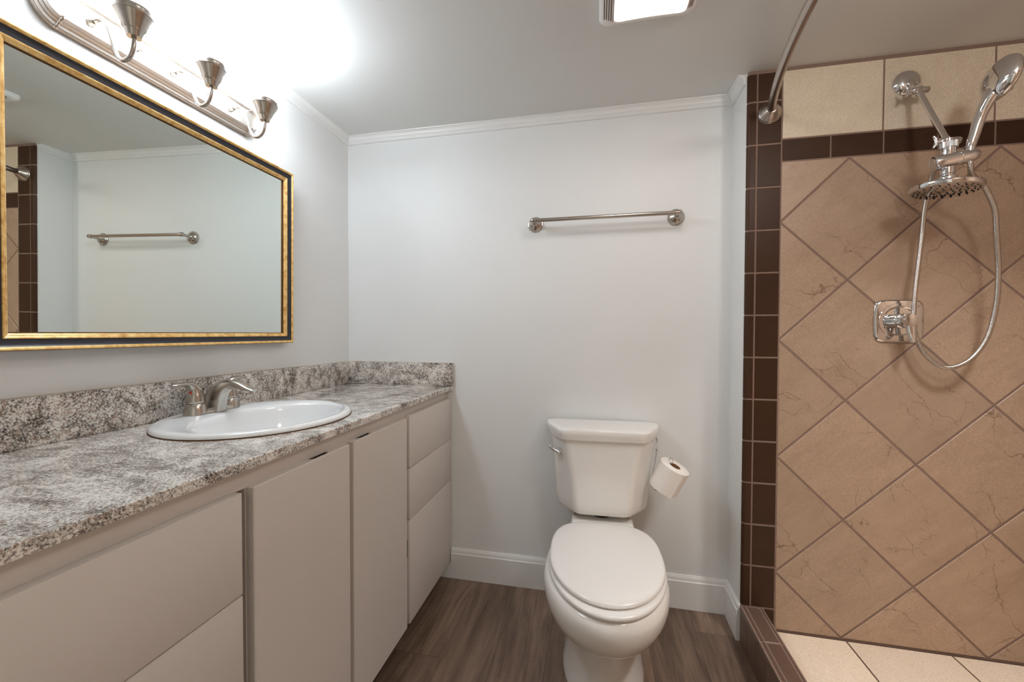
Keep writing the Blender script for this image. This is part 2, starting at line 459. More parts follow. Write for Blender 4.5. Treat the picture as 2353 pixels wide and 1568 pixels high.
# shower far wall and the wall behind the shower: plain stone tiles (outside the frame)
b = MB(); b.box((XR, -1.8, 0), (XR + 0.12, -0.146, CEIL), mi=0)
pl = lambda u, v, h: (XR - 0.002 + h, u, v)
for i in range(6):
    for j in range(7):
        y0 = -1.7 + i * 0.305; z0 = SF + j * 0.305
        tile(b, rect(y0 + g, z0 + g, min(y0 + 0.305, -0.156) - g, min(z0 + 0.305, CEIL) - g), 1, pl)
struct('wall_shower_side', b, ['grout', 'stone'])
b = MB(); b.box((W, -1.80, 0), (XR, -1.70, CEIL), mi=0)
pl = lambda u, v, h: (u, -1.698 - h, v)
for i in range(4):
    for j in range(7):
        x0 = W + i * 0.305; z0 = 0.0 + j * 0.305
        tile(b, rect(x0 + g, z0 + g, min(x0 + 0.305, XR) - g, min(z0 + 0.305, CEIL) - g), 1, pl)
struct('wall_shower_end', b, ['grout', 'stone'])

# shower floor
b = MB(); b.box((1.757, -1.70, 0.0005), (XR, -D, SF - 0.002), mi=0)
fp = lambda u, v, h: (u, v, SF - h)
xs = [1.757, 2.024, 2.3285, XR]
for i in range(3):
    y = -D - 0.006
    while y > -1.69:
        y1 = max(y - 0.62, -1.70); tile(b, rect(xs[i] + g, y1 + g, xs[i + 1] - g, y), 1, fp); y = y1 - g
struct('floor_shower', b, ['groutdark', 'showerfloor'])

# curb with bullnose edges
b = MB(); XO, XI = 1.6868, 1.7660; r = 0.0125
b.box((XO + 0.0025, -1.698, 0.0), (XI - 0.0015, -D - 0.0005, CURB - 0.0010), mi=0)
yj = [-D - 0.002] + [-0.332 - 0.1525 * i for i in range(9)] + [-1.698]
for i in range(len(yj) - 1):
    y1, y0 = yj[i] - 0.0026, yj[i + 1] + 0.0026
    for side in (0, 1):
        t = (random.random() + .001, random.random(), random.random())
        if side == 0:
            prof = [(1.7055, CURB)] + [(XO + r - r * math.sin(a), CURB - r + r * math.cos(a)) for a in [PI / 2 * k / 8 for k in range(9)]] + [(XO, CURB - 0.0185)]
        else:
            prof = [(1.7545, CURB)] + [(XI - r * .7 + r * .7 * math.sin(a), CURB - r * .7 + r * .7 * math.cos(a)) for a in [PI / 2 * k / 8 for k in range(9)]] + [(XI, SF)]
        n = len(prof)
        b.add([(p[0], y0, p[1]) for p in prof] + [(p[0], y1, p[1]) for p in prof], [[k, k + 1, n + k + 1, n + k] for k in range(n - 1)], 1, t)
    tile(b, rect(1.7095, y0, 1.7505, y1), 1, lambda u, v, h: (u, v, CURB - h))
yf = [-D - 0.0015] + [-0.2315 - 0.0772 * i for i in range(19)]
for i in range(len(yf) - 1):
    tile(b, rect(yf[i + 1] + 0.0012, 0.004, yf[i] - 0.0012, CURB - 0.0215), 1, lambda u, v, h: (XO + 0.0012 + h, u, v))
struct('shower_curb', b, ['grout', 'curb'])

# crown, baseboards
CP = [(0, -0.034), (0.0065, -0.034), (0.0085, -0.0315), (0.0095, -0.0205), (0.0125, -0.0185), (0.0130, -0.0150), (0.0165, -0.0085), (0.0215, -0.0045), (0.0275, -0.0028), (0.0285, 0), (0, 0)]
def run(prof, f0, f1, mi=0):
    mb = MB(); n = len(prof)
    mb.add([f0(p, z) for p, z in prof] + [f1(p, z) for p, z in prof],
           [[k, (k + 1) % n, n + (k + 1) % n, n + k] for k in range(n)] + [list(range(n)), [n + k for k in range(n)]], mi)
    return mb
struct('trim_1', run(CP, lambda p, z: (p, YR, CEIL + z), lambda p, z: (p, -p, CEIL + z)), 'trim', 'crown moulding along the left wall', 25)
struct('trim_2', run(CP, lambda p, z: (p, -p, CEIL + z), lambda p, z: (W - p, -p, CEIL + z)), 'trim', 'crown moulding along the back wall', 25)
struct('trim_3', run(CP, lambda p, z: (W - p, -p, CEIL + z), lambda p, z: (W - p, -0.1380 - p * 0.15, CEIL + z)), 'trim', 'short crown moulding ending beside the shower tiles', 25)
BP = [(0, 0), (0.014, 0), (0.014, 0.1125), (0.0125, 0.1142), (0.0108, 0.1150), (0.0100, 0.1190), (0.0094, 0.1250), (0.0075, 0.1295), (0.0055, 0.1310), (0.0050, 0.1340), (0, 0.1350)]
b = run(BP, lambda p, z: (0.5245, -p, z), lambda p, z: (W - p, -p, z))
b.box((0.452, -0.014, 0), (0.5245, -0.0005, 0.070))
struct('baseboard_back', b, 'trim', angle=25)
struct('baseboard_right', run(BP, lambda p, z: (W - p, -p, z), lambda p, z: (W - p, -0.1515, z)), 'trim', angle=25)

# ------------------------------------------------------------------ vanity
def panel_box(root, y0, y1, nm='carcass'):
    b = MB(); z0, z1 = 0.075, 0.8628; t = 0.016
    b.box((0.004, y0, z0), (0.487, y0 + t, z1)); b.box((0.004, y1 - t, z0), (0.487, y1, z1))
    b.box((0.004, y0 + t, z0), (0.487, y1 - t, z0 + t)); b.box((0.004, y0 + t, z0 + t), (0.010, y1 - t, z1))
    b.box((0.487, y0, z0), (0.5028, y1, z1))
    b.box((0.004, y0, 0), (0.445, y1, z0), mi=1)
    return part(nm, b, ['cabinet', 'cab_dark'], root)
FX0, FX1 = 0.5032, 0.5222
def front(root, name, y0, y1, z0, z1, pull=None, label=None):
    """slab front; pull=(ya, yb) a routed finger scoop in the top back edge"""
    b = MB()
    if not pull:
        b.box((FX0, y0, z0), (FX1, y1, z1), 0.0022)
    else:
        ya, yb = pull; n = 14; e = 0.0022
        # cross-section swept along y so that the scoop cuts the back of the top edge
        ys = [y0, y0 + e] + [ya - 0.008, ya] + [ya + (yb - ya) * k / n for k in range(1, n)] + [yb, yb + 0.008] + [y1 - e, y1]
        rings = []
        for y in ys:
            ins = e if (y == y0 or y == y1) else 0.0
            f = 0.0
            if ya <= y <= yb: f = min(1.0, min(y - ya, yb - y) / 0.010 + 0.3)
            d = 0.0120 * f; dz = 0.016 * f
            rings.append([(FX0, y, z0 + ins), (FX1 - e, y, z0 + ins), (FX1 - ins, y, z0 + e), (FX1 - ins, y, z1 - e), (FX1 - e, y, z1 - ins),
                          (FX0 + d, y, z1 - ins), (FX0 + d * 0.6, y, z1 - ins - dz * 0.8), (FX0, y, z1 - ins - dz)])
        b.loft(rings)
        b.box((FX0 - 0.0001, ya + 0.004, z1 - 0.022), (FX0 + 0.0022, yb - 0.004, z1 - 0.0006), mi=1)  # dark insert paints the deep shade inside the scoop
    return part(name, b, ['cabinet', 'cab_dark'], root, label=label)

c1 = thing('drawer_cabinet', 'greige vanity drawer unit with three slab drawers beside the back wall', 'cabinet', (0.25, -0.21, 0))
panel_box(c1, -0.4290, -0.002)
DR = [(0.6400, 0.8265), (0.4530, 0.6375), (0.0745, 0.4505)]
for k, (z0, z1) in enumerate(DR):
    d = front(c1, 'drawer', -0.4200, -0.0048, z0, z1)
    if k == 2:      # dark box standing for the shaded grip slit, bottom drawer's left edge
        part('finger_pull_shade', MB().box((0.5034, -0.4209, 0.315), (0.5135, -0.4196, 0.381)), 'cab_dark', d)
c2 = thing('sink_cabinet', 'greige vanity unit under the sink with two slab doors', 'cabinet', (0.25, -0.77, 0))
panel_box(c2, -1.0880, -0.4290)
part('filler_rail', MB().box((0.487, -1.1110, 0.8190), (0.5028, -1.0880, 0.8628)), 'cabinet', c2)
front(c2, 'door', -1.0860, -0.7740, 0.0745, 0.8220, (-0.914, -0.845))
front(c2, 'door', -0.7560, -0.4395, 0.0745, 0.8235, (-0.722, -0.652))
c3 = thing('drawer_cabinet', 'greige vanity drawer unit at the left edge nearest the viewer', 'cabinet', (0.25, -1.38, 0))
panel_box(c3, -1.6560, -1.1110)
for z0, z1 in ((0.6275, 0.8215), (0.4300, 0.6250), (0.0745, 0.4275)): front(c3, 'drawer', -1.6500, -1.1125, z0, z1)

# worktop with an oval cut-out
SX, SY = 0.255, -0.788
def rect_pt(ang, x0, x1, y0, y1):
    c, s = math.cos(ang), math.sin(ang); ts = []
    if c > 1e-9: ts.append((x1 - SX) / c)
    if c < -1e-9: ts.append((x0 - SX) / c)
    if s > 1e-9: ts.append((y1 - SY) / s)
    if s < -1e-9: ts.append((y0 - SY) / s)
    t = min(ts); return (SX + c * t, SY + s * t)
x0, x1, y0, y1 = 0.0012, 0.530, -1.6600, -0.0012
angs = [2 * PI * k / 96 for k in range(96)] + [math.atan2(yy - SY, xx - SX) % (2 * PI) for xx in (x0, x1) for yy in (y0, y1)]
angs = sorted(set(round(a, 6) for a in angs))
z1, z0 = CT, CT - 0.0185
e = 0.0015
ell = lambda a, z: (SX + 0.212 * math.cos(a), SY + 0.222 * math.sin(a), z)
rings = [[ell(a, z0) for a in angs], [ell(a, z1) for a in angs],
         [rect_pt(a, x0 + e, x1 - e, y0 + e, y1 - e) + (z1,) for a in angs],
         [rect_pt(a, x0, x1, y0, y1) + (z1 - e,) for a in angs],
         [rect_pt(a, x0, x1, y0, y1) + (z0,) for a in angs], [ell(a, z0) for a in angs]]
b = MB(); b.loft(rings, False, False)
tag(part('worktop', b, 'granite'), 'long speckled grey granite vanity top with an oval sink cut-out', 'countertop')
b = MB(); b.box((0.0012, -1.66, CT + 0.0004), (0.0205, -0.0215, 0.9865), 0.001)
o = tag(part('backsplash', b, 'granite'), 'long granite backsplash strip along the left wall below the mirror', 'backsplash')
part('caulk_bead', MB().box((0.0003, -1.66, 0.9865), (0.0035, -0.0215, 0.9885), 0.0004), 'caulk', o)
b = MB(); b.box((0.0012, -0.0205, CT + 0.0004), (0.5345, -0.0012, 0.9865), 0.001)
o = tag(part('backsplash', b, 'granite'), 'short granite backsplash strip on the back wall at the worktop end', 'backsplash')
part('caulk_bead', MB().box((0.0012, -0.0035, 0.9865), (0.5345, -0.0003, 0.9885), 0.0004), 'caulk', o)

# sink
sk = thing('sink', 'white oval drop-in basin set in the granite worktop', 'sink', (SX, SY, CT))
N = 72
def er(cx, cy, rx, ry, z): return [(cx + rx * math.cos(2 * PI * k / N), cy + ry * math.sin(2 * PI * k / N), z) for k in range(N)]
RX, RY = 0.2300, 0.2420
rings = [er(SX, SY, RX - 0.006, RY - 0.006, CT + 0.0006), er(SX, SY, RX, RY, CT + 0.003), er(SX, SY, RX, RY, CT + 0.0075), er(SX, SY, RX - 0.004, RY - 0.004, CT + 0.0120),
         er(SX, SY, RX - 0.011, RY - 0.011, CT + 0.0140), er(SX + 0.004, SY, RX - 0.020, RY - 0.020, CT + 0.0142)]
BXc, Brx, Bry = 0.300, 0.149, 0.202
def br(k, z, dx=0.0): return er(BXc + dx, SY, Brx * k, Bry * k, z)
rings += [br(1.06, CT + 0.0128), br(1.02, CT + 0.0105), br(0.99, CT + 0.0050), br(0.97, CT - 0.006), br(0.93, CT - 0.030), br(0.86, CT - 0.065), br(0.74, CT - 0.100), br(0.54, CT - 0.125), br(0.30, CT - 0.136), br(0.15, CT - 0.139)]
b = MB(); b.loft(rings, False, True)
outer = [er(SX, SY, RX - 0.030, RY - 0.030, CT + 0.0006), br(1.03, CT - 0.012), br(0.98, CT - 0.035), br(0.91, CT - 0.072), br(0.79, CT - 0.108), br(0.59, CT - 0.134), br(0.3, CT - 0.145)]
b.loft(outer, False, True)
part('basin', b, 'sinkwhite', sk, angle=50)
part('drain', MB().lathe([(0.021, 0), (0.022, 0.0015), (0.017, 0.0025), (0.015, 0.001), (0.001, 0.001)], (BXc, SY, CT - 0.139)), 'nickel', sk)
part('rim_caulk', MB().loft([er(SX, SY, RX + 0.0014, RY + 0.0014, CT + 0.0002), er(SX, SY, RX + 0.0006, RY + 0.0006, CT + 0.0016), er(SX, SY, RX - 0.004, RY - 0.004, CT + 0.0018), er(SX, SY, RX - 0.004, RY - 0.004, CT + 0.0002)], False, False), 'golddark', sk)

# faucet
DZ = CT + 0.0142
FY, FX = -0.7850, 0.0870
fc = thing('faucet', 'brushed nickel two-handle faucet at the back of the sink', 'faucet', (FX, FY, DZ))
b = MB()
def stad(hy, r, z, n=40):
    out = []
    for k in range(n):
        a = 2 * PI * k / n; s = math.sin(a)
        out.append((FX + r * math.cos(a), FY + (hy if s > 0 else -hy) * (1 if abs(s) > 1e-6 else 0) + r * s, z))
    return out
b.loft([stad(0.050, 0.0275, DZ), stad(0.050, 0.0270, DZ + 0.004), stad(0.050, 0.0235, DZ + 0.010), stad(0.049, 0.020, DZ + 0.0125)])
for sgn in (-1, 1):
    b.lathe([(0.0285, 0), (0.0283, 0.003), (0.0262, 0.016), (0.0238, 0.0285), (0.0225, 0.0300)], (FX, FY + sgn * 0.0515, DZ))
part('base', b, 'nickel', fc)
for sgn in (-1, 1):
    b = MB(); cy = FY + sgn * 0.0515
    pth = [(FX, cy, DZ + 0.0312), (FX, cy, DZ + 0.036), (FX, cy, DZ + 0.050), (FX, cy + sgn * 0.001, DZ + 0.062), (FX, cy + sgn * 0.006, DZ + 0.074), (FX, cy + sgn * 0.015, DZ + 0.0825), (FX, cy + sgn * 0.028, DZ + 0.0865),
           (FX, cy + sgn * 0.043, DZ + 0.0865), (FX, cy + sgn * 0.056, DZ + 0.0855), (FX, cy + sgn * 0.063, DZ + 0.0865)]
    rr = [0.0215, 0.0228, 0.0208, 0.0180, 0.0135, 0.0092, 0.0062, 0.0050, 0.0042, 0.0018]
    ka = [1, 1, 1, 1, 1.05, 1.3, 1.75, 2.1, 2.2, 1.8]
    sp = smooth_path(pth, 5); m = len(sp)
    it = lambda L, t: L[min(int(t), len(L) - 2)] + (L[min(int(t), len(L) - 2) + 1] - L[min(int(t), len(L) - 2)]) * (t - min(int(t), len(L) - 2))
    b.tube(sp, [it(rr, k / 5) for k in range(m)], 24, flat=((1, 0, 0), [it(ka, k / 5) for k in range(m)]))
    h = part('handle', b, 'nickel2', fc)
    if sgn < 0:
        part('hot_marker', MB().lathe([(0.0033, 0), (0.0033, 0.0012), (0.002, 0.0018)], (FX + 0.0040, cy - 0.0168, DZ + 0.0615), (0.25, -0.94, 0.22), 16), 'red', h, label='red dot')
top = [(0.058, 0.0), (0.0605, 0.028), (0.070, 0.052), (0.090, 0.0735), (0.122, 0.0885), (0.155, 0.0915), (0.186, 0.0850), (0.212, 0.0730), (0.233, 0.0655)]
bot = [(0.126, 0.0), (0.1275, 0.020), (0.131, 0.038), (0.139, 0.0545), (0.152, 0.0655), (0.168, 0.0690), (0.187, 0.0655), (0.204, 0.0580), (0.216, 0.0545)]
hw = [0.0185, 0.0175, 0.0165, 0.0155, 0.0150, 0.0150, 0.0150, 0.0145, 0.0120]
T2 = smooth_path([(a, 0, c) for a, c in top], 5); B2 = smooth_path([(a, 0, c) for a, c in bot], 5)
rings = []
for k in range(len(T2)):
    t, q = T2[k], B2[k]; w = it(hw, k / 5); c = (t + q) / 2; d = (t - q) / 2
    ring = []
    for j in range(28):
        a = 2 * PI * j / 28; ca, sa = math.cos(a), math.sin(a)
        e = 0.62
        u = math.copysign(abs(ca) ** e, ca); v = math.copysign(abs(sa) ** e, sa)
        ring.append((c.x + d.x * u, FY + w * v, DZ + c.z + d.z * u))
    rings.append(ring)
b = MB(); b.loft(rings)
part('spout', b, 'nickel', fc, angle=50)
part('aerator', MB().lathe([(0.0085, 0), (0.0095, 0.0015), (0.0095, 0.012), (0.009, 0.014)], (0.2135, FY, DZ + 0.0450)), 'nickel2', fc)
part('lift_rod', MB().tube([(0.052, FY, DZ), (0.052, FY, DZ + 0.060)], 0.0022, 10).lathe([(0.003, 0), (0.0055, 0.003), (0.0065, 0.011), (0.006, 0.0125), (0.001, 0.013)], (0.052, FY, DZ + 0.058), seg=16), 'nickel2', fc)

# ------------------------------------------------------------------ framed mirror
nx = Vector((0.99976932, 0.01842246, -0.0110416)); ez = Vector((0.01103972, 0.00020343, 0.99993904)); ey = Vector((-0.01842358, 0.99983027, 0.0))
RM = Matrix(((nx.x, ey.x, ez.x, 0), (nx.y, ey.y, ez.y, 0), (nx.z, ey.z, ez.z, 0), (0, 0, 0, 1)))
mr = thing('framed_mirror', 'large rectangular mirror in a black and gold frame on the left wall', 'mirror', (0.02629, -0.80, 1.08), RM)
Y0, Y1, Z0, Z1 = -0.409, 0.391, 0.0052, 0.6438
def frame(pr, mi=0, closed=False):
    mb = MB(); rings = []
    for w, h in pr:
        rings.append([(h, Y0 + w, Z0 + w), (h, Y1 - w, Z0 + w), (h, Y1 - w, Z1 - w), (h, Y0 + w, Z1 - w)])
    mb.loft(rings, False, False, mi); return mb
b = frame([(0.0385, -0.004), (0.0385, -0.016), (0.0, -0.016), (0.0, 0.0165), (0.0012, 0.0185)])
part('frame_back', b, 'golddark', mr, True, 20, label='aged dark gold outer side')
part('outer_gilding', frame([(0.0012, 0.0185), (0.0025, 0.0205), (0.0043, 0.0206), (0.0053, 0.0194), (0.0061, 0.0198), (0.0078, 0.0184), (0.0088, 0.0165)]), 'gold', mr, True, 20)
part('black_cove', frame([(0.0088, 0.0165), (0.0098, 0.0152), (0.0160, 0.0126), (0.0220, 0.0113), (0.0245, 0.0110)]), 'black', mr, True, 30, label='black inlay')
part('inner_gilding', frame([(0.0245, 0.0110), (0.0250, 0.0126), (0.0265, 0.0129), (0.0275, 0.0118), (0.0283, 0.0121), (0.0300, 0.0106), (0.0309, 0.0092), (0.0320, 0.0093), (0.0340, 0.0076), (0.0352, 0.0060), (0.0356, 0.0050)]), 'gold', mr, True, 20)
part('inner_lip', frame([(0.0356, 0.0050), (0.0362, 0.0030), (0.0362, 0.0014), (0.0378, 0.0012), (0.0380, 0.0002)]), 'golddark', mr, True, 20)
w = 0.0370
part('glass', MB().box((-0.004, Y0 + w, Z0 + w), (0.0, Y1 - w, Z1 - w)), 'mirror', mr, True)

# ------------------------------------------------------------------ vanity light
PZ = 1.8400; PY0, PY1 = -1.0760, -0.5860; HZ = 0.0500
vl = thing('vanity_light', 'brushed nickel three-lamp wall light above the mirror', 'light fixture', (0.0, (PY0 + PY1) / 2, PZ))
def outline(w, x):
    hz = HZ - w; bul = 0.040 - w * 0.55
    R = (hz * hz + bul * bul) / (2 * bul); th = math.asin(min(1, hz / R)); pts = []
    for k in range(25):                                   # far end arc, bottom to top
        a = -th + 2 * th * k / 24; pts.append((x, PY1 + bul - R + R * math.cos(a), PZ + R * math.sin(a)))
    for k in range(25):
        a = PI - th + 2 * th * k / 24; pts.append((x, PY0 - bul + R + R * math.cos(a), PZ + R * math.sin(a)))
    return pts
PP = [(0, 0.0005), (0, 0.0085), (0.0015, 0.0105), (0.0030, 0.0098), (0.0055, 0.0175), (0.0070, 0.0190), (0.0082, 0.0180), (0.0108, 0.0245), (0.0122, 0.0260), (0.0134, 0.0250), (0.0160, 0.0310), (0.0175, 0.0340), (0.0190, 0.0345), (0.0200, 0.0330), (0.0205, 0.0262)]
b = MB(); b.loft([outline(w, x) for w, x in PP], True, True)
plate = part('backplate', b, 'plate', vl, angle=22)
for yb in (PY0, PY1):            # small cast bands where the straight reeds meet the bowed ends
    for sz in (-1, 1):
        bd = MB(); q = [(w, x) for w, x in PP if x > 0.005]
        bd.tube([(x + 0.0006, yb, PZ + sz * (HZ - w)) for w, x in q], 0.0030, 8)
        part('corner_band', bd, 'nickel2', plate)
for ys in (-0.925, -0.7345):
    part('mounting_screw', MB().lathe([(0.0028, 0), (0.0028, 0.007), (0.0045, 0.008), (0.0055, 0.011), (0.0045, 0.014), (0.001, 0.0155)], (0.0262, ys, PZ - 0.0005), (1, 0, 0), 16), 'nickel2', plate)
LX = 0.153
for ya in (-1.0225, -0.8370, -0.6585):
    b = MB()
    b.lathe([(0.0095, 0), (0.0095, 0.002), (0.0075, 0.005), (0.0065, 0.013), (0.0055, 0.014)], (0.0262, ya, PZ - 0.003), (1, 0, 0), 20)
    pth = [(0.034, ya, PZ - 0.003), (0.050, ya, PZ - 0.0005), (0.064, ya, PZ - 0.004), (0.076, ya, PZ - 0.018), (0.088, ya, PZ - 0.048), (0.098, ya, PZ - 0.077), (0.108, ya, PZ - 0.094), (0.122, ya, PZ - 0.102),
           (0.137, ya, PZ - 0.099), (0.148, ya, PZ - 0.086), (0.153, ya, PZ - 0.066), (0.153, ya, PZ - 0.050)]
    b.tube(smooth_path(pth, 5), 0.0048, 14)
    arm = part('lamp_arm', b, 'nickel2', vl)
    z = PZ - 0.055
    part('socket_cup', MB().lathe([(0.006, 0), (0.0130, 0.0), (0.0142, 0.003), (0.0172, 0.012), (0.0182, 0.0140), (0.0205, 0.0160), (0.0228, 0.0235), (0.0262, 0.0285), (0.0282, 0.0340), (0.0318, 0.0390), (0.0342, 0.0450), (0.0360, 0.0470), (0.0362, 0.0500), (0.0338, 0.0510), (0.0345, 0.0525), (0.0345, 0.0600), (0.0335, 0.0610), (0.02, 0.0605)], (LX, ya, z), seg=40), 'nickel2', arm)
    zz = z + 0.0610
    sh = [(0.0315, 0.000), (0.0330, 0.008), (0.0362, 0.018), (0.0405, 0.030), (0.0445, 0.042), (0.0490, 0.052), (0.0560, 0.060), (0.0660, 0.066), (0.0740, 0.072), (0.0790, 0.080), (0.0800, 0.086)]
    inn = [(r - 0.003, h) for r, h in sh[::-1]]
    part('lamp_shade', MB().lathe(sh + [(0.0785, 0.0875)] + inn, (LX, ya, zz), seg=48, cap0=False, cap1=False), 'shade', arm, angle=60, label='lit frosted glass bell shade')

# ------------------------------------------------------------------ ceiling exhaust fan with light
fx0, fx1, fy1, fy0 = 1.1740, 1.4370, -0.4930, -0.8000
fn = thing('exhaust_fan', 'white ceiling exhaust fan with a lit centre panel', 'fan', ((fx0 + fx1) / 2, (fy0 + fy1) / 2, CEIL))
def rrect(x0, x1, y0, y1, r, z, bow=0.0, n=8):
    pts = []; xm, ym = (x0 + x1) / 2, (y0 + y1) / 2
    for cx, cy, a0 in ((x1 - r, y1 - r, 0), (x0 + r, y1 - r, PI / 2), (x0 + r, y0 + r, PI), (x1 - r, y0 + r, 1.5 * PI)):
        for k in range(n + 1):
            a = a0 + PI / 2 * k / n; pts.append((cx + r * math.cos(a), cy + r * math.sin(a)))
    out = []
    for i, p in enumerate(pts):                # subdivide long sides so they can bow
        q = pts[(i + 1) % len(pts)]; L = math.hypot(q[0] - p[0], q[1] - p[1]); m = 8 if i % (n + 1) == n else 1
        for k in range(m):
            t = k / m; x, y = p[0] + t * (q[0] - p[0]), p[1] + t * (q[1] - p[1])
            u = (x - xm) / (x1 - xm); y += bow * (1 if y > ym else -1) * (u * u - 0.5) * 1.0
            out.append((x, y, z))
    return out
hz = CEIL
rings = [rrect(fx0, fx1, fy0, fy1, 0.026, hz - 0.0004, 0.004), rrect(fx0, fx1, fy0, fy1, 0.026, hz - 0.010, 0.004), rrect(fx0 + 0.003, fx1 - 0.003, fy0 + 0.003, fy1 - 0.003, 0.026, hz - 0.016, 0.004),
         rrect(fx0 + 0.010, fx1 - 0.010, fy0 + 0.010, fy1 - 0.010, 0.024, hz - 0.021, 0.004), rrect(fx0 + 0.030, fx1 - 0.030, fy0 + 0.028, fy1 - 0.028, 0.016, hz - 0.025, 0.004)]
housing = part('housing', MB().loft(rings), 'plastic', fn, angle=50)
for k in range(5):
    for s in (0, 1):
        xx = fx0 + 0.0140 + k * 0.0064 if s == 0 else fx1 - 0.0125 - k * 0.0052
        zb = hz - 0.0210 - ((xx - fx0 if s == 0 else fx1 - xx) - 0.010) * 0.2
        part('vent_slot', MB().box((xx - 0.0011, fy0 + 0.040 - k * 0.0015, zb - 0.0010), (xx + 0.0011, fy1 - 0.040 + k * 0.0015, zb + 0.0012)), 'slot', housing)
l0 = rrect(fx0 + 0.0450, fx1 - 0.0275, fy0 + 0.030, fy1 - 0.032, 0.014, hz - 0.0245, 0.004)
part('light_lens', MB().loft([l0, rrect(fx0 + 0.0450, fx1 - 0.0275, fy0 + 0.030, fy1 - 0.032, 0.014, hz - 0.0280, 0.004), rrect(fx0 + 0.0530, fx1 - 0.036, fy0 + 0.038, fy1 - 0.040, 0.010, hz - 0.0300, 0.004)]), 'lens', fn, angle=50, label='glowing white panel')

# ------------------------------------------------------------------ towel bar
tb = thing('towel_bar', 'brushed nickel towel bar on the back wall above the toilet', 'towel bar', (1.196, 0, 1.593))
TZ = 1.5955
b = MB(); b.tube([(0.9097, -0.062, TZ), (1.4825, -0.062, TZ)], 0.0080, 20)
part('bar', b, 'nickel2', tb)
for x in (0.9097, 1.4829):
    b = MB()
    b.lathe([(0.0325, 0.0004), (0.0330, 0.003), (0.0315, 0.0055), (0.0290, 0.0065), (0.0285, 0.0080), (0.0255, 0.0125), (0.0190, 0.0170), (0.0120, 0.0200), (0.0085, 0.0240), (0.0075, 0.0300), (0.0070, 0.050), (0.0068, 0.062)], (x, 0, 1.5935), (0, -1, 0.03), 40)
    sx = -1 if x < 1.2 else 1
    b.lathe([(0.0001, -0.0125), (0.0060, -0.0115), (0.0098, -0.0075), (0.0112, 0.0), (0.0100, 0.0065), (0.0105, 0.0085), (0.0104, 0.0115), (0.0088, 0.0125)], (x, -0.062, TZ), (-sx, 0, 0), 24)
    part('bracket', b, 'nickel2', tb)

# ------------------------------------------------------------------ toilet
tl = thing('toilet', 'white two-piece toilet with its lid closed against the back wall', 'toilet', (1.1925, 0, 0), Matrix.Rotation(math.radians(1.7), 4, 'Z'))
def egg(hw, yb, yf, yc, z, n=64, er_=2.7, ef=2.0):
    out = []
    for k in range(n):
        a = 2 * PI * k / n; c, s = math.cos(a), math.sin(a)
        e = er_ if s > 0 else ef
        x = hw * math.copysign(abs(c) ** (2 / e), c); y = math.copysign(abs(s) ** (2 / e), s)
        out.append((x, yc + (yb - yc) * y if y > 0 else yc + (yc - yf) * y, z))
    return out
S = [(0.0, 0.134, -0.10, -0.560, -0.34), (0.012, 0.133, -0.10, -0.559, -0.34), (0.035, 0.127, -0.11, -0.550, -0.34), (0.10, 0.121, -0.12, -0.540, -0.34), (0.165, 0.120, -0.12, -0.545, -0.36),
     (0.195, 0.122, -0.12, -0.565, -0.38), (0.212, 0.129, -0.13, -0.592, -0.40), (0.228, 0.141, -0.14, -0.622, -0.41), (0.250, 0.158, -0.16, -0.652, -0.42), (0.280, 0.177, -0.17, -0.682, -0.43), (0.310, 0.188, -0.18, -0.698, -0.435), (0.338, 0.192, -0.18, -0.705, -0.44),
     (0.358, 0.191, -0.18, -0.703, -0.44), (0.372, 0.186, -0.185, -0.697, -0.44), (0.3785, 0.180, -0.19, -0.690, -0.44), (0.3800, 0.160, -0.20, -0.67, -0.44)]
b = MB(); b.loft([egg(h, yb, yf, yc, z) for z, h, yb, yf, yc in S])
b.box((-0.118, -0.262, 0.30), (0.118, -0.020, 0.4005), 0.012, seg=3)
for v in b.v: v.x -= 0.004 if v.z < 0.38 else 0.0
part('bowl', b, 'porcelain', tl, True, 50)
b = MB(); b.loft([egg(0.176, -0.215, -0.690, -0.42, 0.3808), egg(0.181, -0.210, -0.696, -0.42, 0.3832), egg(0.1825, -0.209, -0.698, -0.42, 0.388), egg(0.181, -0.210, -0.696, -0.42, 0.3935), egg(0.176, -0.215, -0.690, -0.42, 0.3960), egg(0.12, -0.26, -0.62, -0.42, 0.3962)])
part('seat', b, 'seat', tl, True, 50)
b = MB(); b.loft([egg(0.172, -0.209, -0.664, -0.42, 0.3968, er_=3.2), egg(0.1775, -0.205, -0.670, -0.42, 0.3990, er_=3.2), egg(0.1795, -0.204, -0.673, -0.42, 0.4040, er_=3.2), egg(0.1785, -0.205, -0.671, -0.42, 0.4085, er_=3.2), egg(0.1745, -0.208, -0.666, -0.42, 0.4120, er_=3.2), egg(0.166, -0.216, -0.655, -0.42, 0.4140, er_=3.2), egg(0.12, -0.26, -0.61, -0.42, 0.4160, er_=3), egg(0.05, -0.34, -0.50, -0.42, 0.4168)])
part('seat_lid', b, 'seat', tl, True, 50)
def rpoly(pts, rad, z, n=6):
    out = []; m = len(pts)
    for i in range(m):
        p0, p1, p2 = Vector(pts[i - 1]), Vector(pts[i]), Vector(pts[(i + 1) % m]); r = rad[i]
        d0 = (p0 - p1).normalized(); d2 = (p2 - p1).normalized(); a, c = p1 + d0 * r, p1 + d2 * r
        for k in range(n + 1):
            t = k / n; q = a * (1 - t) ** 2 + p1 * 2 * t * (1 - t) + c * t * t; out.append((q.x, q.y, z))
    return out
def tank_sec(hw, fw, sy, fy, z, ry=-0.018, rf=0.018, rs=0.035):
    return rpoly([(hw, ry), (-hw, ry), (-hw, sy), (-fw, fy), (fw, fy), (hw, sy)], [0.012, 0.012, rs, rf, rf, rs], z)
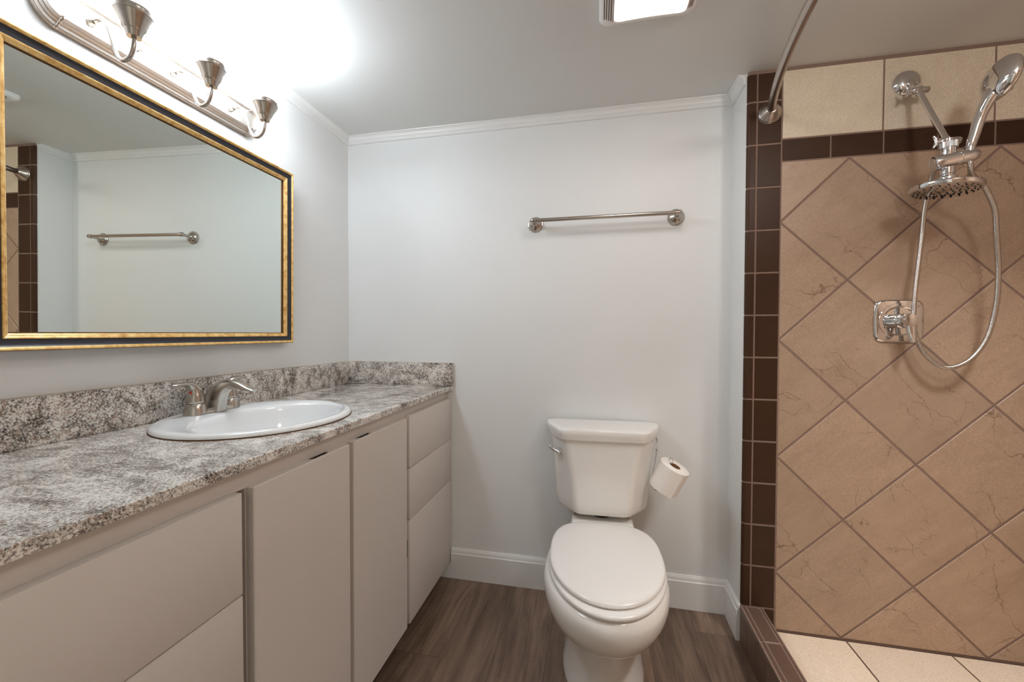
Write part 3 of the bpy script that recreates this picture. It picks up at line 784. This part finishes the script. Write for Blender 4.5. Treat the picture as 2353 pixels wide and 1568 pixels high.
TS = [(0.4215, 0.150, 0.080, -0.085, -0.165), (0.4235, 0.164, 0.091, -0.092, -0.176), (0.430, 0.173, 0.098, -0.097, -0.184), (0.444, 0.1795, 0.1015, -0.100, -0.189), (0.47, 0.182, 0.103, -0.1005, -0.1905), (0.54, 0.187, 0.110, -0.100, -0.1905), (0.60, 0.192, 0.119, -0.099, -0.190), (0.66, 0.199, 0.132, -0.096, -0.190), (0.7135, 0.205, 0.145, -0.092, -0.190)]
b = MB(); b.loft([tank_sec(h, f, sy, fy, z) for z, h, f, sy, fy in TS])
tank = part('tank', b, 'porcelain', tl, True, 40)
LS = [(0.7145, 0.211, 0.154, -0.082, -0.196), (0.7165, 0.2155, 0.1575, -0.083, -0.2005), (0.725, 0.2175, 0.159, -0.084, -0.2025), (0.738, 0.2255, 0.1615, -0.075, -0.2045), (0.7500, 0.2265, 0.162, -0.074, -0.2045), (0.7550, 0.2245, 0.1605, -0.073, -0.2025), (0.7572, 0.2205, 0.158, -0.072, -0.199), (0.7582, 0.195, 0.139, -0.07, -0.178), (0.7587, 0.08, 0.06, -0.06, -0.10)]
b = MB(); b.loft([tank_sec(h, f, sy, fy, z, rf=0.030 if z < .758 else 0.012, rs=0.042 if z < .758 else 0.012, ry=-0.014 if z < .7585 else -0.02) for z, h, f, sy, fy in LS])
part('tank_lid', b, 'porcelain', tl, True, 40)
nrm = Vector((-0.70, -0.71, 0)).normalized()
p0 = Vector((-0.160, -0.148, 0.6600))
b = MB(); b.lathe([(0.0125, -0.004), (0.0125, 0.004), (0.0105, 0.008), (0.006, 0.0095), (0.0055, 0.018), (0.001, 0.0185)], p0, nrm, 24)
b.tube(smooth_path([p0 + nrm * 0.015 + Vector((0.008, -0.008, -0.004)), p0 + nrm * 0.018, p0 + nrm * 0.018 + Vector((-0.014, 0.007, 0.004)), p0 + nrm * 0.018 + Vector((-0.027, 0.010, 0.012)), p0 + nrm * 0.017 + Vector((-0.034, 0.011, 0.018))], 5), [0.004] + [0.0068] * 12 + [0.0066, 0.0064, 0.0062, 0.006, 0.0058, 0.0055, 0.0045, 0.002][:8], 12)
part('flush_lever', b, 'chrome', tank, True, label='chrome lever')
part('tank_gasket', MB().lathe([(0.040, 0), (0.040, 0.0225)], (0, -0.10, 0.4003)), 'cab_dark', tl, True)
for sx in (-1, 1): part('tank_bolt', MB().lathe([(0.006, 0), (0.006, 0.022)], (sx * 0.105, -0.12, 0.4003), seg=12), 'nickel', tl, True)

# ------------------------------------------------------------------ toilet paper and its holder
AX = Vector((0.40, -0.14, 0.90)).normalized()
TC = Vector((1.4630, -0.150, 0.6270))            # centre of the upper end of the roll
BC = TC - AX * 0.100
hold = thing('paper_holder', 'chrome wire paper holder hung over the right side of the tank', 'toilet paper holder', (1.405, -0.10, 0.71))
b = MB()
hk = [(1.360, -0.062, 0.7137), (1.396, -0.062, 0.7137), (1.4035, -0.070, 0.7125), (1.4055, -0.085, 0.700), (1.4035, -0.100, 0.670), (1.398, -0.112, 0.640), (1.385, -0.125, 0.580), (1.3795, -0.132, 0.5450), (1.3815, -0.136, 0.5350), (1.395, -0.138, 0.5260)]
mid = BC - AX * 0.014
off = AX.cross(Vector((0, 1, 0))).normalized()
in0 = BC + AX * 0.005 + off * 0.012; in1 = TC + AX * 0.004 + off * 0.0145
pth = hk + [tuple(mid - off * 0.010), tuple(in0), tuple(BC + AX * 0.05 + off * 0.012), tuple(in1), tuple(TC + AX * 0.016 + off * 0.017), tuple(TC + AX * 0.021 + off * 0.024), tuple(TC + AX * 0.010 + off * 0.030)]
b.tube(smooth_path(pth, 6), 0.0021, 10)
part('wire', b, 'chrome', hold)
b = MB(); b.tube(smooth_path([(1.360, -0.085, 0.7137), (1.397, -0.085, 0.7137), (1.4058, -0.090, 0.711), (1.4050, -0.098, 0.690), (1.4035, -0.1015, 0.671)], 6), 0.0021, 10)
b.lathe([(0.0015, -0.006), (0.0045, -0.003), (0.0045, 0.003), (0.0015, 0.006)], (1.4033, -0.1013, 0.670), seg=12)
part('clip_wire', b, 'chrome', hold)
roll = thing('toilet_paper_roll', 'white toilet paper roll tilted on the wire holder beside the tank', 'toilet paper', tuple(BC))
RO, RI = 0.0545, 0.0205
b = MB(); b.lathe([(RI, 0), (RO - 0.002, 0), (RO, 0.0015), (RO, 0.0985), (RO - 0.002, 0.100), (RI, 0.100), (RI, 0)], BC, AX, 56, cap0=False, cap1=False)
part('paper', b, 'paper', roll, angle=50)
part('cardboard_core', MB().lathe([(RI - 0.0001, 0.0008), (RI - 0.0001, 0.0992), (RI - 0.0015, 0.0992), (RI - 0.0015, 0.0008), (RI - 0.0001, 0.0008)], BC, AX, 40, cap0=False, cap1=False), 'card', roll, label='brown cardboard core')
# loose sheet leaving the roll
a = Vector((0.86, 0.0, -0.40)); a = (a - AX * a.dot(AX)).normalized(); c = AX.cross(a)
if c.y > 0: c = -c
rings = []
for k in range(14):
    t = math.radians(165 - k * 6.0); rings.append(a * math.cos(t) * (RO + 0.0006) + c * math.sin(t) * (RO + 0.0006))
last = rings[-1]; tang = (rings[-1] - rings[-2]).normalized()
for k in range(1, 5): rings.append(last + tang * 0.0050 * k + Vector((0, 0, -0.0003 * k * k)))
up = [BC + r + AX * 0.099 for r in rings]; lo = [BC + r - AX * 0.0005 for r in rings]
out = [r.normalized() * 0.0004 for r in rings]
n = len(rings)
b = MB(); b.add(up + lo + [u - o for u, o in zip(up, out)] + [u - o for u, o in zip(lo, out)],
                [[k, k + 1, n + k + 1, n + k] for k in range(n - 1)] + [[2 * n + k, 2 * n + k + 1, 3 * n + k + 1, 3 * n + k] for k in range(n - 1)] + [[n - 1, 2 * n - 1, 4 * n - 1, 3 * n - 1]]
                + [[k, k + 1, 2 * n + k + 1, 2 * n + k] for k in range(n - 1)] + [[n + k, n + k + 1, 3 * n + k + 1, 3 * n + k] for k in range(n - 1)])
part('loose_sheet', b, 'paper', roll)

# ------------------------------------------------------------------ shower fittings
SXp = 2.1650
sh = thing('rain_shower', 'chrome rain shower head hanging from a jointed arm on the shower wall', 'shower', (2.1670, -D, 1.951))
part('wall_flange', MB().lathe([(0.0400, 0.0004), (0.0405, 0.003), (0.0380, 0.008), (0.0310, 0.0150), (0.0220, 0.0190), (0.0135, 0.0205)], (2.1685, -D, 1.9520), (0, -1, 0), 40), 'chrome', sh)
A0 = Vector((2.1685, -D - 0.004, 1.9500)); A1 = Vector((SXp, -0.2100, 1.9060))
b = MB(); b.tube(smooth_path([A0, A0 + Vector((0, -0.020, -0.006)), A1 + Vector((0, 0.012, 0.012)), A1 + Vector((0, -0.004, -0.004))], 6), [0.0085] * 6 + [0.0100] * 6 + [0.0118] * 7, 20)
part('arm_stub', b, 'chrome', sh)
def joint(P, ax, L, nm):
    b = MB(); ax = Vector(ax).normalized(); P = Vector(P)
    b.lathe([(0.0001, -0.021), (0.0055, -0.0205), (0.0060, -0.013), (0.0095, -0.012), (0.0105, -0.010), (0.0105, L), (0.0088, L + 0.003), (0.0001, L + 0.0035)], P, ax, 24)
    w = P - ax * 0.022
    up = ax.cross(Vector((0, 1, 0))).normalized()
    b.tube([w - up * 0.017 - ax * 0.006, w - up * 0.009, w, w + up * 0.009, w + up * 0.017 - ax * 0.006], [0.0025, 0.0050, 0.0042, 0.0050, 0.0025], 12)
    part(nm, b, 'chrome', sh)
J1 = Vector((SXp, -0.2130, 1.8960)); J2 = Vector((SXp, -0.3260, 1.6840))
joint(J1 - Vector((0.006, 0, 0)), (1, 0.05, 0.0), 0.031, 'swivel_joint')
joint(J2 - Vector((0.006, 0, 0)), (1, 0.05, 0.0), 0.036, 'swivel_joint')
part('extension_arm', MB().tube([J1, J1 + (J2 - J1) * 0.06, J1 + (J2 - J1) * 0.10, J1 + (J2 - J1) * 0.93, J1 + (J2 - J1) * 0.96, J2], [0.0095, 0.0100, 0.0082, 0.0082, 0.0098, 0.0095], 20), 'chrome', sh)
HX, HY = 2.1650, -0.3315
b = MB()
kn = []
for k in range(72): kn.append(1.0 if k % 2 else 0.93)
rings = []
for z, s in ((1.6775, 0.9), (1.6765, 1.0), (1.6610, 1.0), (1.6600, 0.9)):
    rings.append([(HX + 0.0205 * s * kn[k] * math.cos(2 * PI * k / 72), HY + 0.0205 * s * kn[k] * math.sin(2 * PI * k / 72), z) for k in range(72)])
b.loft(rings); b.lathe([(0.0160, 0.0), (0.0165, 0.002), (0.0165, 0.024), (0.0150, 0.026)], (HX, HY, 1.6360)); b.lathe([(0.0105, 0), (0.0105, 0.012)], (HX, HY, 1.6760))
part('swivel_nut', b, 'chrome', sh)
E0 = Vector((2.1285, -0.3330, 1.6175)); E1 = Vector((2.2180, -0.3420, 1.6335)); ed = (E1 - E0).normalized(); L = (E1 - E0).length
b = MB(); b.lathe([(0.0001, -0.0035), (0.0150, -0.0030), (0.0200, -0.0005), (0.0215, 0.003), (0.0215, 0.0170), (0.0206, 0.0172), (0.0206, 0.0182), (0.0212, 0.0184), (0.0205, L * 0.62), (0.0198, L * 0.62 + 0.0008), (0.0203, L * 0.62 + 0.0016), (0.0185, L - 0.006), (0.0155, L + 0.006), (0.0090, L + 0.012), (0.0001, L + 0.0135)], E0, ed, 36)
part('diverter_body', b, 'chrome', sh)
b = MB(); b.lathe([(0.0150, 0.0), (0.0150, 0.006), (0.0168, 0.008), (0.0168, 0.034), (0.0150, 0.036)], (HX, HY + 0.002, 1.5790)); b.lathe([(0.0290, 0.0), (0.0280, 0.003), (0.0235, 0.012), (0.0225, 0.0135), (0.0225, 0.026), (0.0200, 0.029)], (HX, HY + 0.002, 1.5510))
part('ball_joint_stem', b, 'chrome', sh)
HC = Vector((HX - 0.003, HY + 0.002, 1.5420)); hn = Vector((0.075, 0.0, 1)).normalized()
head = part('rain_head', MB().lathe([(0.0001, -0.0040), (0.0720, -0.0040), (0.0765, -0.0020), (0.0785, 0.0020), (0.0785, 0.0085), (0.0760, 0.0115), (0.0550, 0.0135), (0.0300, 0.0160), (0.0270, 0.0190)], HC, hn, 64), 'chrome', sh)
ha = hn.orthogonal().normalized(); hb = hn.cross(ha)
for rad, cnt in ((0.016, 6), (0.030, 12), (0.045, 16), (0.058, 20), (0.068, 24)):
    for k in range(cnt):
        t = 2 * PI * (k + 0.5 * (cnt % 3)) / cnt; c0 = HC + (ha * math.cos(t) + hb * math.sin(t)) * rad - hn * 0.0040
        part('nozzle', MB().lathe([(0.0021, 0), (0.0019, -0.0012), (0.0012, -0.0018)], c0, hn, 8), 'dkchrome', head)

hs = thing('hand_shower', 'chrome hand shower clipped to the diverter with a looping steel hose', 'hand shower', (2.2075, -0.342, 1.650))
b = MB()
hp = [(2.2060, -0.3440, 1.6490), (2.2090, -0.3445, 1.6620), (2.2150, -0.3470, 1.6900), (2.2205, -0.3500, 1.7200), (2.2255, -0.3550, 1.7450), (2.2310, -0.3610, 1.7660), (2.2375, -0.3670, 1.7850), (2.2440, -0.3710, 1.8050)]
rr = [0.0090, 0.0118, 0.0128, 0.0132, 0.0135, 0.0150, 0.0170, 0.0150]
sp = smooth_path(hp, 5)
b.tube(sp, [it(rr, k / 5) for k in range(len(sp))], 24)
part('handle', b, 'chrome', hs)
e1 = Vector((0.171, 0.03, 0.985)).normalized(); hn2 = Vector((0.985, 0.0, -0.171)).normalized(); e1 = (e1 - hn2 * e1.dot(hn2)).normalized(); e2 = hn2.cross(e1)
hc = Vector((2.2523, -0.3720, 1.8256))
rings = []
for sc, dpt in ((0.10, -0.0225), (0.45, -0.0215), (0.70, -0.0180), (0.86, -0.0120), (0.97, -0.0050), (1.0, 0.0010), (1.0, 0.0065), (0.96, 0.0090), (0.9, 0.0095), (0.1, 0.0090)):
    rings.append([hc + hn2 * dpt + e1 * 0.0580 * sc * math.cos(t) + e2 * 0.0540 * sc * math.sin(t) for t in [2 * PI * k / 48 for k in range(48)]])
hd = part('spray_head', MB().loft(rings), 'chrome', hs, angle=50)
part('spray_selector', MB().lathe([(0.0045, 0), (0.0042, 0.024), (0.0036, 0.0255), (0.001, 0.026)], hc + hn2 * 0.009 - e1 * 0.024 - e2 * 0.004, hn2, 16), 'chrome', hd)
b = MB(); b.lathe([(0.0120, -0.012), (0.0120, 0.010), (0.0105, 0.012)], (2.2062, -0.3440, 1.6450), (0.1, -0.01, 1), 24)
part('connector', b, 'chrome', hs)
HP = [(2.2080, -0.3440, 1.6160), (2.2130, -0.3400, 1.6020), (2.2270, -0.3250, 1.5850), (2.2550, -0.3080, 1.5690), (2.2740, -0.3020, 1.5560), (2.2950, -0.2930, 1.5280), (2.3170, -0.2830, 1.4850), (2.3340, -0.2680, 1.4130), (2.3550, -0.2500, 1.3150), (2.3610, -0.2380, 1.2150), (2.3490, -0.2280, 1.1150), (2.3150, -0.2200, 1.0470), (2.2700, -0.2120, 1.0180), (2.2330, -0.2060, 1.0290), (2.1990, -0.2020, 1.0700), (2.1790, -0.2000, 1.1300), (2.1745, -0.2000, 1.2000), (2.1780, -0.2030, 1.3000), (2.1850, -0.2080, 1.4200), (2.1860, -0.2180, 1.5200), (2.1810, -0.2450, 1.5950), (2.1720, -0.2750, 1.6280), (2.1600, -0.3050, 1.6330)]
sp = smooth_path(HP, 24)
# resample evenly, then ridge
pts = [sp[0]]; step = 0.00135; acc = 0.0
for a_, c_ in zip(sp[:-1], sp[1:]):
    seg = (c_ - a_).length; pos = step - acc
    while pos <= seg: pts.append(a_ + (c_ - a_) * (pos / seg)); pos += step
    acc = (acc + seg) % step
RDG = [0.0060, 0.0070, 0.0070]
b = MB(); b.tube(pts, [RDG[k % 3] for k in range(len(pts))], 10)
part('hose', b, 'hose', hs, angle=80, label='ridged stainless steel hose')

vv = thing('shower_valve', 'chrome square shower valve plate with a lever on the stone tiles', 'valve', (2.1585, -D, 1.1665))
def squircle(h, k, y, bul=0.07, n=64):
    out = []
    for j in range(n):
        a = 2 * PI * j / n; c, s = math.cos(a), math.sin(a); e = 2 / 9.0
        x = h * math.copysign(abs(c) ** e, c); z = h * math.copysign(abs(s) ** e, s)
        x *= 1 - bul * (z / h) ** 2; z *= 1 - bul * (x / h) ** 2
        out.append((2.1585 + x * k, y, 1.1665 + z * k))
    return out
b = MB(); b.loft([squircle(0.0720, 1.0, -D - 0.0003), squircle(0.0720, 1.0, -D - 0.0035), squircle(0.0720, 0.975, -D - 0.0060), squircle(0.0720, 0.93, -D - 0.0075)], True, False)
n = 64
def circ(r, y): return [(2.1585 + r * math.cos(2 * PI * j / n), y, 1.1665 + r * math.sin(2 * PI * j / n)) for j in range(n)]
b.loft([squircle(0.0720, 0.93, -D - 0.0075), circ(0.0600, -D - 0.0086), circ(0.0595, -D - 0.0105), circ(0.0500, -D - 0.0110), circ(0.0475, -D - 0.0095), circ(0.0445, -D - 0.0070), circ(0.0300, -D - 0.0068)], False, True)
part('escutcheon', b, 'chrome', vv, angle=30)
part('hub', MB().lathe([(0.0240, 0.006), (0.0240, 0.022), (0.0225, 0.024), (0.0205, 0.025), (0.0205, 0.038), (0.0170, 0.040)], (2.1585, -D, 1.1665), (0, -1, 0), 36), 'chrome', vv)
b = MB()
b.lathe([(0.0190, 0.038), (0.0225, 0.040), (0.0235, 0.045), (0.0225, 0.060), (0.0195, 0.066), (0.010, 0.0680)], (2.1585, -D, 1.1665), (0, -1, 0), 36)
lp = [(2.1590, -0.2130, 1.1660), (2.1600, -0.2140, 1.1480), (2.1600, -0.2160, 1.1280), (2.1595, -0.2200, 1.1100), (2.1590, -0.2240, 1.0960)]
b.tube(smooth_path(lp, 5), [0.0085 - 0.0001 * k for k in range(21)], 16, flat=((1, 0, 0), [2.3 - 0.055 * k for k in range(21)]))
part('lever', b, 'chrome', vv, angle=45)

# ------------------------------------------------------------------ curved shower curtain rod
RZ = 1.8975; RXx = 1.7618
cr = thing('shower_curtain_rod', 'bowed brushed steel shower curtain rod under the ceiling', 'curtain rod', (RXx, -D, RZ))
b = MB(); P = []
ya, yb_ = -D - 0.012, -1.70 + 0.012
for k in range(61):
    t = k / 60; P.append((RXx - 4 * 0.118 * t * (1 - t), ya + (yb_ - ya) * t, RZ))
b.tube(P, 0.0126, 24)
part('rod', b, 'rodsteel', cr, angle=60)
fl = [(0.0370, 0.0004), (0.0375, 0.003), (0.0350, 0.006), (0.0345, 0.0080), (0.0325, 0.0095), (0.0310, 0.0130), (0.0240, 0.0220), (0.0170, 0.0310), (0.0140, 0.0340), (0.0130, 0.0345)]
part('wall_flange', MB().lathe(fl, (RXx, -D, RZ), (-0.10, -1, 0), 40), 'rodsteel', cr)
part('wall_flange', MB().lathe(fl, (RXx, -1.698, RZ), (0, 1, 0), 40), 'rodsteel', cr)

# ------------------------------------------------------------------ fill lights added to brighten the shower (unseen, outside the frame)
rl = thing('added_fill_disc', 'added unseen round fill light in the ceiling near the shower head', 'light fixture', FILL_DISC_POS + (CEIL,))
part('added_trim_ring', MB().lathe([(0.106, 0.0), (0.106, -0.005), (0.112, -0.007), (0.126, -0.004), (0.128, -0.0003), (0.106, 0.0)], FILL_DISC_POS + (CEIL,), seg=48, cap0=False, cap1=False), 'plastic', rl)
gl = thing('added_globe_light', 'added unseen glowing fill globe over the shower', 'light fixture', (2.00, -1.30, CEIL))
part('added_globe_plate', MB().lathe([(0.060, -0.0004), (0.060, -0.008), (0.045, -0.016), (0.030, -0.022)], (2.00, -1.30, CEIL), seg=40), 'plastic', gl)
part('added_fill_globe', MB().lathe([(0.085 * math.sin(t), 1.950 - 0.085 * math.cos(t)) for t in [PI * k / 16 for k in range(17)]], (2.00, -1.30, 0), seg=32), 'globe', gl)
